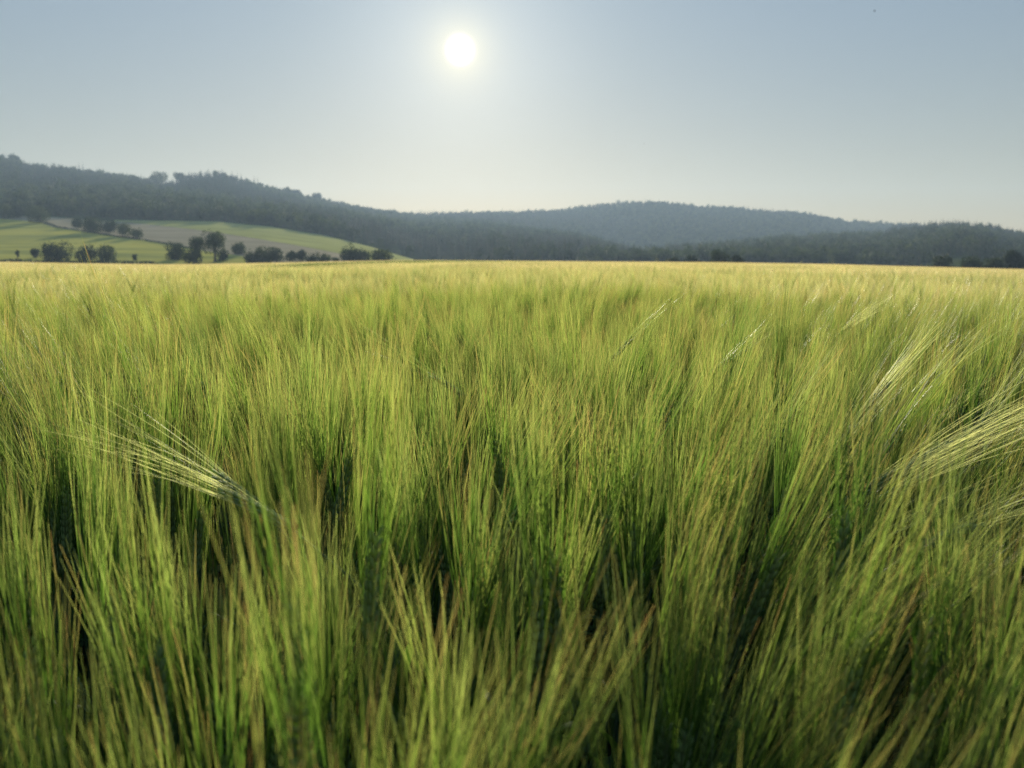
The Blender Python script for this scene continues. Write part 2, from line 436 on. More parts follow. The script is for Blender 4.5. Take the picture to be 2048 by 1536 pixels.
def conifer_boughs(b, h, w, r, tiers=11, per=9, col0=(0.018, 0.036, 0.016), col1=(0.04, 0.062, 0.024), bare=0.12):
    for t in range(tiers):
        f = t / (tiers - 1)
        z = h * (bare + (1 - bare) * f ** 0.95); rad = w / 2 * (1 - f) ** 0.85 * r.uniform(0.8, 1.15) + 0.12
        a0 = r.uniform(0, 6.28)
        for k in range(per):
            a = a0 + k * 6.283 / per + r.uniform(-.25, .25); q = rad * r.uniform(0.65, 1.1); dz = q * r.uniform(0.25, 0.5)
            wd = 6.283 / per * 0.75
            ca, sa = math.cos(a), math.sin(a)
            V = [(0, 0, z + q * 0.15), (math.cos(a - wd) * q * 0.62, math.sin(a - wd) * q * 0.62, z - dz * 0.45), (ca * q, sa * q, z - dz * 0.8),
                 (math.cos(a + wd) * q * 0.62, math.sin(a + wd) * q * 0.62, z - dz * 0.45)]
            c = np.array(col0) + (np.array(col1) - np.array(col0)) * r.uniform(0, 1)
            b.add(V, c, q=[(0, 1, 2, 3)])
def conifer_mesh(seed, h=13, w=5):
    r = np.random.default_rng(seed); b = MB()
    conifer_boughs(b, h, w, r, 12, 7)
    b.tubes(np.array([[[0, 0, 0], [0, 0, h * 0.98]]]), [[0.25, 0.03]], (0.05, 0.04, 0.03), 5, m=1)
    return b.mesh('conifer', [M_CONIF, M_BARK], smooth=False)

def place_tree(px, base_py, w_px, h_px, Y, label, name='tree', cat='tree', group=None, seed=0, trunk=0.18, leaf=0.34, n=None, lobes=9, dark=1.0, wide=1.0, thin=1.0):
    """px, base_py tell on which bearing the tree grows; it stands on the terrain at distance Y"""
    u, _ = ray(px, base_py); x = float(u) * Y; z = float(zterr(x, Y))
    w = w_px / FPX * Y * wide; h = h_px / FPX * Y
    r = np.random.default_rng(seed + int(px) * 7)
    root = empty(name, (x, Y, z)); tag(root, label, cat, group)
    n = n or int(np.clip(1700 * thin * (w * h / 60), 400, 4500))
    b = MB(); P, L = crown_points(n, w, h * (1 - trunk), lobes + 4, r); P[:, 2] += h * trunk
    L = L.copy(); L[:, 2] += h * trunk
    leaf_quads(b, P, leaf, leafcol(n, r) * dark, r)
    link('crown', b.mesh('crown', [M_TREE], smooth=False), root)
    t = MB(); tr = 0.03 * h + 0.05
    t.tubes(np.array([[[0, 0, -0.4], [0.02 * w, 0, h * 0.2], [0, 0.02 * w, h * 0.4], [0, 0, h * 0.68]]]), [[tr * 1.25, tr, tr * 0.7, tr * 0.25]], (1, 1, 1), 7)
    for k in range(min(lobes, 7)):
        s = np.array([0, 0, h * r.uniform(0.15, 0.4)]); e = L[k, :3]
        t.tubes(np.array([[s, (s + e) / 2 + [0, 0, -0.04 * h], e]]), [[tr * 0.5, tr * 0.33, tr * 0.1]], (1, 1, 1), 5)
    link('trunk', t.mesh('trunk', [M_BARK]), root)
    return root
def slopeY(px, py):
    """distance at which the left-hand slope is met by the line of sight through a pixel"""
    u, e = ray(px, py); Y, Z = controls(np.array([float(u)]))
    Yf, Ye, Zf, Ze = Y[4][0], Y[5][0], Z[4][0], Z[5][0]
    s = (Ze - Zf) / (Ye - Yf)
    return float(np.clip((Zf - s * Yf - CAMZ) / (float(e) - s), Yf + 2, Ye))

GU = 'trees along the upper field boundary'
GL = 'bushes along the lower meadow edge'
GM = 'trees in the dip below the ploughed field'
GR = 'dark bushes behind the far edge of the barley'
trees = [  # px, base py, width, height, group, label
 (8, 438, 34, 26, GU, 'dark tree at the left frame edge on the upper field boundary', 1.0),
 (36, 437, 24, 22, GU, 'small tree just right of the tree at the left frame edge', 1.0),
 (80, 446, 42, 27, GU, 'broad low tree standing alone on top of the green meadow', 1.0),
 (154, 456, 20, 20, GU, 'small round tree at the left end of the upper tree row', 1.0),
 (183, 466, 36, 30, GU, 'largest and darkest tree of the upper row between meadow and ploughed field', 0.9),
 (220, 466, 28, 24, GU, 'tree in the middle of the upper row right of the largest', 1.0),
 (247, 472, 26, 23, GU, 'fourth tree along the upper row, lower on the slope', 1.0),
 (274, 476, 22, 18, GU, 'small rightmost tree ending the upper row', 1.0),
 (36, 525, 7, 19, GL, 'thin little tree at the left of the lower meadow edge', 1.0),
 (72, 526, 18, 22, GL, 'small round bush left of the wide dark bush', 1.0),
 (116, 526, 54, 37, GL, 'wide dark rounded bush on the lower meadow edge', 0.85),
 (174, 528, 38, 31, GL, 'left bush of the touching pair on the lower meadow edge', 0.85),
 (212, 528, 42, 29, GL, 'right bush of the touching pair on the lower meadow edge', 0.9),
 (270, 530, 9, 15, GL, 'tiny lone shrub on the meadow right of the bush pair', 1.0),
 (352, 528, 38, 32, GM, 'dark rounded bush at the left of the tall tree group', 0.85),
 (386, 528, 34, 31, GM, 'dark bush in front of the slim tree of the tall group', 0.85),
 (393, 526, 28, 58, GM, 'slim tree with a narrow crown left of the tallest tree', 1.1),
 (430, 527, 46, 64, GM, 'tallest tree with a spreading crown below the ploughed field', 1.1),
 (446, 529, 22, 26, GM, 'low bush at the foot of the tallest tree', 1.1),
 (475, 509, 28, 23, GM, 'lone round tree on the ploughed field right of the tallest tree', 0.85),
 (506, 527, 36, 22, GM, 'low dark bush left of the twin trees', 0.85),
 (528, 526, 30, 35, GM, 'left one of the twin trees above the low dark bush', 1.0),
 (552, 526, 26, 33, GM, 'right one of the twin trees beside the low dark bush', 1.0),
 (584, 524, 22, 26, GM, 'small tree starting the row along the bottom of the ploughed field', 0.9),
 (604, 525, 20, 26, GM, 'second small tree of the row below the ploughed field', 0.9),
 (627, 526, 30, 22, GM, 'low rounded bush in the row below the ploughed field', 0.9),
 (650, 526, 22, 20, GM, 'small open tree near the right end of the row', 1.0),
 (672, 526, 14, 12, GM, 'little shrub in the gap before the big dark bush', 1.0),
 (704, 525, 44, 32, GM, 'big dark humped bush below the right tip of the ploughed field', 0.8),
 (728, 525, 32, 26, GM, 'dark bush joined to the right of the big humped bush', 0.8),
 (764, 525, 48, 28, GM, 'wide dark bush, rightmost below the wooded hill', 0.85),
]
for k, (px, by, w, h, g, lab, dk) in enumerate(trees):
    Y = slopeY(px, by) if by < 521 else 352 + (k % 5) * 4
    bush = 'bush' in lab or 'shrub' in lab
    place_tree(px, by, w * 1.14, h + 2 if by > 521 else h, Y, lab, 'bush' if bush else 'tree', 'bush' if bush else 'tree', g, 40 + k,
               trunk=0.0 if bush else (0.25 if h > 50 else 0.08), lobes=16 if h > 50 else (8 if w < 25 else 13), dark=dk, wide=1.0 if h > 50 else 1.12, thin=0.55 if h > 50 else 1.0)
for k, (px, by, w, h, lab) in enumerate([
    (1345, 530, 30, 12, 'low flat bush at the left end of the bushes behind the barley'),
    (1385, 530, 44, 15, 'low bush left of the dark humped bush on the horizon'),
    (1440, 531, 46, 32, 'dark humped bush rising behind the far edge of the barley'),
    (1470, 531, 36, 22, 'bush joined to the right of the dark humped bush'),
    (1880, 540, 50, 26, 'rounded bush left of the small far clearing'),
    (1942, 541, 44, 28, 'rounded bush right of the small far clearing'),
    (1985, 542, 44, 30, 'dense green bush second from the right frame edge'),
    (2030, 543, 60, 42, 'tall green bush at the right frame edge')]):
    Yb = 300 + 10 * (k % 3); ub, eb = ray(px, by - h - 8); hh = (CAMZ + float(eb) * Yb - float(zterr(float(ub) * Yb, Yb))) * FPX / Yb
    place_tree(px, by, w, hh, Yb, lab, 'bush', 'bush', GR, 90 + k, trunk=0.0, lobes=12, dark=0.85)

# hedge strips at the foot of the meadow and along the field boundary
def hedge(name, pts, h, wdt, label, cat='hedge', n=1600):
    P0 = []
    for px, py in pts:
        Y = slopeY(px, py) if py < 521 else 350.0
        u, _ = ray(px, py); P0.append((float(u) * Y, Y))
    P0 = np.array(P0); seg = np.linalg.norm(np.diff(P0, axis=0), axis=1); s = np.concatenate([[0], np.cumsum(seg)])
    t = rng.uniform(0, s[-1], n)
    x = np.interp(t, s, P0[:, 0]) + rng.normal(0, wdt / 3, n); y = np.interp(t, s, P0[:, 1]) + rng.normal(0, wdt / 3, n)
    hh = h * (0.7 + 0.3 * np.sin(t * 0.21) * np.sin(t * 0.077 + 1))
    z = zterr(x, y) + 0.3 + rng.uniform(0, 1, n) * hh
    b = MB(); leaf_quads(b, np.stack([x, y, z], 1), 0.4, leafcol(n, rng) * 0.9)
    o = link(name, b.mesh(name, [M_TREE], smooth=False)); return tag(o, label, cat)
hedge('hedge', [(-200, 524), (0, 525), (150, 526), (310, 528)], 1.6, 1.2, 'thin dark hedge running along the bottom of the green meadow', n=2600)
hedge('hedge', [(90, 447), (120, 457), (160, 463), (225, 473), (290, 482), (370, 496), (400, 502)], 1.0, 1.6, 'low grassy hedge between the meadow and the ploughed field', n=2200)

# forest: trees from the field edge up over the ridges
bl = [broadleaf_mesh(200 + k, n=170 + 20 * k, w=8 + k % 3, h=9.5 + 1.2 * (k % 3)) for k in range(6)]
cf = [conifer_mesh(300 + k, 12.5 + 1.1 * k, 4.6 + 0.35 * k) for k in range(4)]
NF = 90000
uu = rng.uniform(-1.1, 1.15, NF); t = rng.uniform(0, 1, NF)
Ymin, Ymax = 500.0, 2050.0
yy = np.sqrt(Ymin ** 2 + t * (Ymax ** 2 - Ymin ** 2)); xx = uu * yy
Yc, Zc = controls(uu)
keep = (yy > Yc[5] + 3) & (yy < Yc[8] + 25)
# leave out what lies behind the right-hand near crest, and thin the part nobody sees
dip = (yy > Yc[6] + 40) & (yy < Yc[7] + 20) & (uu > 0.18)
keep &= ~dip
keep &= (rng.uniform(0, 1, NF) < 0.8)
xx, yy, uu = xx[keep], yy[keep], uu[keep]
Yc = [c[keep] for c in Yc]
nF = len(xx)
zz = zterr(xx, yy) - 0.4
# patches of conifers and of broadleaf
patch = np.sin(xx * 0.006 + 1.3) * np.cos(yy * 0.0075 + 0.5) + 0.5 * np.sin(xx * 0.021 + yy * 0.014) + rng.normal(0, 0.35, nF)
isc = patch > 0.25 + 0.5 * (uu > 0.1) * (uu < 0.45)
var = np.where(isc, 6 + rng.integers(0, 4, nF), rng.integers(0, 6, nF))
s = rng.uniform(0.75, 1.2, nF)
near_ridge = np.abs(yy - Yc[8]) < 25
s = np.where(near_ridge, rng.uniform(0.55, 1.25, nF), s)
scatter('forest', bl + cf, np.stack([xx, yy, zz], 1), np.stack([np.zeros(nF), np.zeros(nF), rng.uniform(0, 6.28, nF)], 1),
        np.stack([s, s, s * rng.uniform(0.85, 1.15, nF)], 1), var, 'mixed dark forest of conifers and broadleaf trees covering the hills', 'forest')

# trees one can tell apart on the skyline
def skyline_tree(px, top_py, h_px, kind, label, seed):
    u, e = ray(px, top_py); Y, Z = controls(np.array([float(u)]))
    right = px > 1820
    Yd = float(Y[6][0] if right else Y[8][0]) + 2
    x = float(u) * Yd; z = float(zterr(x, Yd)); top = CAMZ + float(e) * Yd
    h = max(top - z, h_px / FPX * Yd * 0.6)
    r = np.random.default_rng(seed); root = empty('conifer' if kind == 'c' else 'tree', (x, Yd, z - 0.3)); tag(root, label, 'tree', 'trees standing out on the wooded skyline')
    b = MB()
    if kind == 'c':
        h *= 1.05; conifer_boughs(b, h, min(7.5, h * 0.42), r, 13, 9, bare=0.15)
        link('crown', b.mesh('crown', [M_CONIF], smooth=False), root)
    else:
        w = h_px / FPX * Yd * 1.5; P, L = crown_points(2600, w, h * 0.8, 8, r); P[:, 2] += h * 0.2
        leaf_quads(b, P, 0.9, leafcol(2600, r) * 0.9, r); link('crown', b.mesh('crown', [M_TREE], smooth=False), root)
    t = MB(); t.tubes(np.array([[[0, 0, -0.5], [0.1, 0, h * 0.5], [0, 0, h * 0.97]]]), [[0.35, 0.25, 0.05]], (1, 1, 1), 6)
    link('trunk', t.mesh('trunk', [M_BARK]), root)
for k, (px, ty, hp, kd, lab) in enumerate([
    (30, 311, 16, 'b', 'rounded tree on the hilltop at the left frame edge'),
    (62, 324, 12, 'c', 'small spruce just right of the rounded hilltop tree'),
    (82, 327, 10, 'c', 'short spruce on the descending left skyline'),
    (118, 328, 12, 'c', 'spruce left of the pair of tall spires on the left skyline'),
    (142, 329, 15, 'c', 'thin spruce beside the two tallest spires of the left skyline'),
    (157, 325, 20, 'c', 'left one of the two tallest spires on the left skyline'),
    (165, 324, 20, 'c', 'right one of the two tallest spires on the left skyline'),
    (178, 334, 13, 'c', 'short spire right of the two tallest spires'),
    (203, 340, 12, 'c', 'broad spruce midway down the left skyline'),
    (258, 347, 10, 'c', 'small spruce before the skyline notch'),
    (282, 346, 10, 'c', 'small spruce left of the round tree at the notch'),
    (312, 341, 26, 'b', 'round broadleaf tree on the left side of the skyline notch'),
    (358, 345, 16, 'b', 'round tree on the right side of the skyline notch'),
    (402, 338, 16, 'c', 'small spruce on the crown of the second knoll'),
    (416, 336, 16, 'c', 'narrow spruce on the second knoll'),
    (443, 336, 22, 'c', 'broad pointed spruce on top of the second knoll'),
    (463, 342, 18, 'c', 'spruce just right of the pointed one on the second knoll'),
    (474, 341, 20, 'c', 'very thin spruce standing clear of the second knoll'),
    (482, 345, 20, 'c', 'ragged spruce between the very thin one and the lone pair'),
    (508, 350, 22, 'c', 'left spruce of the lone pair below the second knoll'),
    (515, 353, 18, 'c', 'right spruce of the lone pair below the second knoll'),
    (553, 370, 15, 'c', 'spruce at the start of the ragged descending ridge'),
    (572, 376, 16, 'b', 'round tree on the ragged descending ridge'),
    (590, 378, 20, 'b', 'large round tree on the ragged descending ridge'),
    (618, 384, 17, 'c', 'spruce in the break of the descending ridge'),
    (634, 386, 16, 'b', 'last round tree before the ridge smooths out'),
    (832, 421, 12, 'c', 'left spire in the saddle between the two hills'),
    (839, 419, 14, 'c', 'right spire in the saddle between the two hills'),
    (1365, 404, 10, 'c', 'tiny spire on the round far hill'),
    (1868, 446, 10, 'b', 'round tree at the start of the right wooded knoll'),
    (1903, 443, 16, 'c', 'tallest spruce on the right wooded knoll'),
    (1898, 446, 14, 'c', 'spruce just left of the tallest on the right knoll'),
    (1930, 447, 12, 'c', 'left spruce of the twin tips on the right knoll'),
    (1946, 447, 12, 'c', 'right spruce of the twin tips on the right knoll'),
    (2032, 464, 12, 'c', 'spruce tip near the right frame edge'),
    (2044, 465, 12, 'c', 'spruce tip at the right frame edge')]):
    skyline_tree(px, ty, hp, kd, lab, 500 + k)

# ------------------------------------------------------------------ barley
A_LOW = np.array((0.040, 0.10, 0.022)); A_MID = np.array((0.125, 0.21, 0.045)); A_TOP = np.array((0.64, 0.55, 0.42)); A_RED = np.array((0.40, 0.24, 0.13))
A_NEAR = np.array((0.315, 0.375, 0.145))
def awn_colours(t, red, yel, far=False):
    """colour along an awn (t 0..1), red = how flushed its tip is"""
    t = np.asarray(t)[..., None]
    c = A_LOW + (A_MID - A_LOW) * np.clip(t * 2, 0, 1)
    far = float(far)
    c = c + (A_TOP * far + A_NEAR * (1 - far) - A_MID) * np.clip((t * 2 - 0.9 + yel) * far + (t * 2.3 - 1.2 + yel) * (1 - far), 0, 1)  # far: golden tips, the sunlit look at a grazing view put into colour
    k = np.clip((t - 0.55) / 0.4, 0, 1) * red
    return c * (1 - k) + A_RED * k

def stem_line(L, lean, bend, n, r):
    """centre line in the xz plane, bending towards +x; ends with the ear's axis angle"""
    s = np.linspace(0, 1, n); ang = lean + bend * s ** 2.2
    dx = np.sin(ang); dz = np.cos(ang); ds = L / (n - 1)
    x = np.concatenate([[0], np.cumsum((dx[1:] + dx[:-1]) / 2 * ds)]); z = np.concatenate([[0], np.cumsum((dz[1:] + dz[:-1]) / 2 * ds)])
    y = 0.012 * np.sin(s * 3.0 + r.uniform(0, 6)); y -= y[0]
    return np.stack([x, y, z], 1), ang[-1]

def barley_parts(seed, L=0.74, lean=0.03, bend=0.1, red=0.5, yel=0.0, awns=40, ear_len=0.078, spread=0.09, pale=0.0, alen=0.14, fat=1.0, leaves=2, green=1.0):
    r = np.random.default_rng(seed)
    line, ang = stem_line(L, lean, bend, 12, r)
    st = MB(); st.tubes(line[None], np.linspace(0.0021, 0.0014, 12)[None], np.array((0.10, 0.16, 0.08)), 6)
    for zf in (0.35, 0.62):   # nodes of the straw
        k = int(zf * 11); p = line[k]
        st.tubes(np.array([[p - [0, 0, .004], p, p + [0, 0, .004]]]), [[0.0019, 0.0027, 0.0018]], (0.05, 0.07, 0.025), 6)
    # ear
    ax = np.array((math.sin(ang), 0, math.cos(ang))); curl = bend * 0.25
    nn = 19; ear = MB(); starts = []; outs = []; axs = []
    p = line[-1].copy()
    ax_k = []
    phi0 = r.uniform(0, math.pi)
    for k in range(nn):
        f = k / (nn - 1); a = ang + curl * f
        axk = np.array((math.sin(a), 0, math.cos(a))); sx = np.array((math.cos(a), 0, -math.sin(a))); sy = np.array((0, 1., 0))
        p = p + axk * ear_len / nn
        side = 1 if k % 2 else -1
        for j in (-1, 0, 1):
            if k > nn - 3 and j: continue
            th = phi0 + (0 if side > 0 else math.pi) + j * 0.95
            out = sx * math.cos(th) + sy * math.sin(th)
            w = 0.0018 * (1 - 0.35 * f ** 3) * (0.8 + 0.2 * min(1, f * 6)); kl = 0.0115 * (1 - 0.25 * f)
            d = axk * 0.93 + out * 0.30; d /= np.linalg.norm(d)
            c0 = p + out * 0.0013
            P = c0[None] + d[None] * (np.array([0, 0.28, 0.68, 1.0]) * kl)[:, None] + out[None] * np.array([0, .0009, .0008, 0])[:, None]
            g = r.uniform(0.85, 1.2)
            ear.tubes(P[None], [[w * .35, w, w * .85, w * .12]], np.array((0.27, 0.34, 0.16)) * g * np.array([[0.8], [1], [1.05], [1.2]]), 6)
            starts.append(P[-1]); outs.append(out); axs.append(axk)
    starts, outs, axs = map(np.array, (starts, outs, axs))
    sel = r.permutation(len(starts))[:awns]; starts, outs, axs = starts[sel], outs[sel], axs[sel]
    n = len(sel); k = 6; s = np.linspace(0, 1, k)
    Ln = alen * r.uniform(0.78, 1.12, n)
    sp = spread * r.uniform(0.25, 1.25, n)
    side = r.normal(0, 0.045, (n, 3))
    bdir = np.array((math.cos(ang), 0, -math.sin(ang))) * bend * 0.10
    P = (starts[:, None, :] + axs[:, None, :] * (s[None, :, None] * Ln[:, None, None])
         + outs[:, None, :] * (sp * Ln)[:, None, None] * (s * (1.25 - 0.6 * s))[None, :, None]
         + (side + bdir)[:, None, :] * Ln[:, None, None] * (s ** 2)[None, :, None])
    redn = np.clip(red * 0.75 - 0.1 + r.normal(0, 0.3, n), 0, 1)
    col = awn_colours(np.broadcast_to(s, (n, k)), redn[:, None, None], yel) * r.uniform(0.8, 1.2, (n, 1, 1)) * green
    col = col * (1 - pale) + np.array((0.72, 0.72, 0.46)) * pale * r.uniform(0.75, 1.2, (n, 1, 1))  # backlit glint of bent awns, mixed into their colour as a paler tone
    aw = MB(); aw.ribbons(P, np.array([0.00036, 0.00033, 0.00029, 0.00024, 0.00018, 0.00008]) * fat, col, fold=0.6, r=r)
    # leaves
    lf = []
    for q in range(leaves):
        b = MB(); f0 = (0.55, 0.78, 0.38)[q] + r.uniform(-.06, .06); p0 = line[int(f0 * 11)]
        th = r.uniform(0, 6.28); LL = r.uniform(0.13, 0.24); up = r.uniform(0.25, 0.7); m = 10
        ss = np.linspace(0, 1, m); dirh = np.array((math.cos(th), math.sin(th), 0)); perp = np.array((-dirh[1], dirh[0], 0))
        droop = r.uniform(0.5, 2.1)
        aa = up + droop * ss ** 1.6
        px_ = np.cumsum(np.sin(aa)) * LL / m; pz = np.cumsum(np.cos(aa)) * LL / m
        ctr = p0 + dirh[None] * px_[:, None] + np.array((0, 0, 1.))[None] * pz[:, None]
        tw = r.uniform(-1.2, 1.2) * ss; wd = 0.0055 * np.sin(np.clip(ss * 1.02 + 0.12, 0, 1) ** 0.7 * math.pi) + 0.0004
        nrm = np.cross(perp, dirh)
        off = perp[None] * np.cos(tw)[:, None] + nrm[None] * np.sin(tw)[:, None]
        V = np.stack([ctr + off * wd[:, None], ctr - nrm * 0.0012, ctr - off * wd[:, None]], 1).reshape(-1, 3)
        qd = [(i * 3 + j, i * 3 + j + 1, i * 3 + j + 4, i * 3 + j + 3) for i in range(m - 1) for j in (0, 1)]
        b.add(V, np.array((0.085, 0.15, 0.06)) * r.uniform(0.8, 1.25), q=qd); lf.append(b)
    return dict(stem=st, ear=ear, beard=aw, leaf=lf)

def merge(parts):
    b = MB()
    for key, m in (('beard', 0), ('ear', 1), ('stem', 2)):
        V, C, Q, T, _, _ = parts[key].arrays(); b.add(V, C, q=Q, t=T, m=m)
    for lf in parts['leaf']:
        V, C, Q, T, _, _ = lf.arrays(); b.add(V, C, q=Q, m=3)
    return b.mesh('barley', [M_AWN, M_EAR, M_STEM, M_LEAF])

VAR = []      # (lean class, red, parts)
for k in range(8):  VAR.append(('upright', [0.1, 0.5, 0.9][k % 3], dict(seed=1000 + k, L=0.70 + 0.012 * (k % 5), lean=0.02, bend=0.03 + 0.015 * k, spread=0.11 + 0.025 * (k % 3))))
for k in range(8):  VAR.append(('leaning', [0.6, 0.1, 0.95, 0.3][k % 4], dict(seed=1100 + k, L=0.72 + 0.012 * (k % 5), lean=0.06, bend=0.16 + 0.035 * k, spread=0.11 + 0.025 * (k % 3))))
for k in range(6):  VAR.append(('bent', [0.2, 0.5, 0.0][k % 3], dict(seed=1200 + k, L=0.80 + 0.015 * (k % 3), lean=0.10, bend=0.75 + 0.10 * k, spread=0.07 + 0.015 * (k % 3), pale=(0.8, 0.4, 0.9)[k % 3], alen=0.16, fat=0.85, awns=24)))  # pale: sunlit sheen put into the awn colour
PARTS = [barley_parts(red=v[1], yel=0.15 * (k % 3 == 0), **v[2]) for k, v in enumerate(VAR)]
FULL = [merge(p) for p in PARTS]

# where the stalks grow: tillers in tufts, the tufts in drilled rows
def tufts(x0, x1, y0, y1, dens):
    a = math.sqrt(1.6 / dens)
    gx_, gy_ = np.meshgrid(np.arange(x0, x1, a), np.arange(y0, y1, a), indexing='ij'); n = gx_.size
    cx = gx_.ravel() + rng.uniform(0, 1.1 * a, n); cyy = gy_.ravel() + rng.uniform(0, 1.1 * a, n)
    k = 1 + (rng.uniform(0, 1, n) < 0.5) + (rng.uniform(0, 1, n) < 0.1); i = np.repeat(np.arange(n), k)
    return cx[i] + rng.normal(0, 0.015, len(i)), cyy[i] + rng.normal(0, 0.015, len(i))
R0 = 4.6
px_, py_ = tufts(-R0, R0, -1.2, R0, 610)
d = np.hypot(px_, py_)
wedge = (np.abs(px_) < 0.95 * py_ + 1.4)
keep = (d > 0.27) & (d < R0) & wedge & ~((py_ < 0) & (d < 0.45))
px_, py_, d = px_[keep], py_[keep], d[keep]
NP = len(px_)
# which way the stalks lean: gusts push them apart to either side
gx = px_ * 1.3 + 0.35 * np.sin(py_ * 2.1 + 0.7) + 0.3 * np.sin(px_ * 3.1 + py_ * 1.7)
phi = np.where(gx < 0, math.pi, 0.0) + rng.normal(0, 0.75, NP)
pb = rng.uniform(0, 1, NP)
ampl = np.clip(np.abs(gx), 0, 1)
strong = ((px_ > 0.40 * py_) & (px_ < 1.0 * py_) & (py_ > 0.62) & (py_ < 1.9) & (pb < 0.40)) | ((px_ > 0.4) & (pb < 0.06)) | ((px_ < -0.25) & (pb < 0.03)) | (pb < 0.004)
mild = ~strong & (pb < 0.25 + 0.4 * ampl)
var = np.where(strong, 16 + rng.integers(0, 6, NP), np.where(mild, 8 + rng.integers(0, 8, NP), rng.integers(0, 8, NP)))
phi = np.where(strong, np.where(px_ > 0, 0.0, math.pi) + rng.normal(0, 0.25, NP), phi)
phi = np.where(~strong & ~mild, rng.uniform(0, 6.28, NP), phi)
wave = 0.03 * np.sin(px_ * 2.3 + 1) * np.sin(py_ * 1.9) + 0.02 * np.sin(px_ * 5.1 + py_ * 4.2)
size = 1.0 + wave + rng.normal(0, 0.05, NP)
size = np.clip(size, 0.78, 1.13)
size = np.where(d < 0.5, np.minimum(size, 0.99), size)
# room in front of the pale bent stalks, so that they are seen
for ox, oy, orad, osc in ((-0.21, 0.62, 0.10, 0.93), (-0.27, 0.66, 0.10, 0.93), (0.40, 0.66, 0.14, 0.92), (0.55, 0.78, 0.14, 0.93), (0.50, 0.58, 0.12, 0.92), (0.62, 1.0, 0.16, 0.95)):
    size = np.where(np.hypot(px_ - ox, py_ - oy) < orad, np.minimum(size, osc), size)
tilt = rng.normal(0, 0.075, (NP, 2))
P3 = np.stack([px_, py_, zterr(px_, py_) - 0.005], 1)
rot = np.stack([tilt[:, 0], tilt[:, 1], phi], 1)

# the nearest stalks in view are things of their own
inview = (np.abs(px_) < 0.70 * (py_ + 0.12)) & (py_ > 0.27)
idx = np.where(inview)[0]
order = idx[np.argsort(np.hypot(px_[idx], py_[idx]))]
N_IND = 282
ind = order[:N_IND]
mask = np.ones(NP, bool); mask[ind] = False

def make_source(k):
    p = PARTS[k]; me = {}
    me['stem'] = p['stem'].mesh('stem', [M_STEM]); me['ear'] = p['ear'].mesh('ear', [M_EAR]); me['beard'] = p['beard'].mesh('beard', [M_AWN])
    me['leaf'] = [l.mesh('leaf', [M_LEAF]) for l in p['leaf']]
    return me
SRC = {}
def stalk(k, loc, rot, s, label, group='barley stalks standing nearest in the field'):
    if k not in SRC: SRC[k] = make_source(k)
    me = SRC[k]
    root = empty('barley_stalk', loc); root.rotation_euler = rot; root.scale = (s, s, s)
    tag(root, label, 'barley', group)
    link('stem', me['stem'], root)
    e = link('ear', me['ear'], root)
    link('beard', me['beard'], e)
    for lm in me['leaf']: link('leaf', lm, root)
    return root

# labels: by lean, by the flush of the tips, by the band of the field, counted from the left
def words(i):
    k = var[i]; cls, red = VAR[k][0], VAR[k][1]
    tone = 'pale' if VAR[k][2].get('pale', 0) > 0.3 else 'all-green' if red < 0.3 else ('faintly red-tipped' if red < 0.7 else 'reddish-tipped')
    c = math.cos(phi[i])
    if cls == 'upright': lean = 'upright'
    else:
        dr = 'right' if c > 0.5 else ('left' if c < -0.5 else ('away' if math.sin(phi[i]) > 0 else 'forward'))
        lean = ('leaning ' if cls == 'leaning' else 'sharply bent ') + dr
    return tone, lean
dist = np.hypot(px_, py_)
bands = np.array_split(ind, 9)
bname = ['nearest the camera along the bottom edge', 'in the second strip from the bottom edge', 'in the third strip from the bottom edge',
         'in the lower fourth strip of stalks', 'in the fifth strip up the foreground', 'in the sixth strip up the foreground',
         'in the seventh strip up the foreground', 'in the eighth strip, behind the foreground', 'in the ninth strip, farthest of the foreground']
ordw = 'leftmost,second,third,fourth,fifth,sixth,seventh,eighth,ninth,tenth,eleventh,twelfth,thirteenth,fourteenth,fifteenth'.split(',')
for bi, band in enumerate(bands):
    cells = {}
    for i in sorted(band, key=lambda i: px_[i] / py_[i]):
        cells.setdefault(words(i), []).append(i)
    for (tone, lean), members in cells.items():
        for q, i in enumerate(members):
            if len(members) == 1: pre = 'only'
            elif q == 0: pre = 'leftmost'
            elif q == len(members) - 1: pre = 'rightmost'
            else: pre = ordw[q] + '-from-left'
            stalk(int(var[i]), P3[i], rot[i], float(size[i]), f'{pre} {tone} barley stalk {lean} {bname[bi]}')

# a few stalks that stand out
def special(seed, x, y, rz, kw, label, red=0.2):
    p = barley_parts(seed, red=red, **kw)
    PARTS.append(p); VAR.append(('special', red, {}))
    return stalk(len(PARTS) - 1, (x, y, float(zterr(x, y))), (0, 0, rz), 1.0, label)
special(1, -0.47, 1.10, math.pi, dict(L=0.845, lean=0.0, bend=0.22, spread=0.05, alen=0.21, awns=34), 'tall barley stalk leaning left whose awns rise over the horizon at the left', 0.5)
special(2, -0.79, 1.5, math.pi, dict(L=0.82, lean=0.0, bend=0.05, spread=0.05, awns=12, alen=0.21), 'thin tall barley stalk with few awns left of the tallest one', 0.3)
special(3, 0.41, 1.20, 0.0, dict(L=0.84, lean=0.0, bend=0.02, spread=0.06, green=0.7, alen=0.17), 'tall dark green upright barley stalk reaching almost to the horizon, right of centre', 0.0)  # awns coloured darker: a deeper green with the backlit dimness painted in
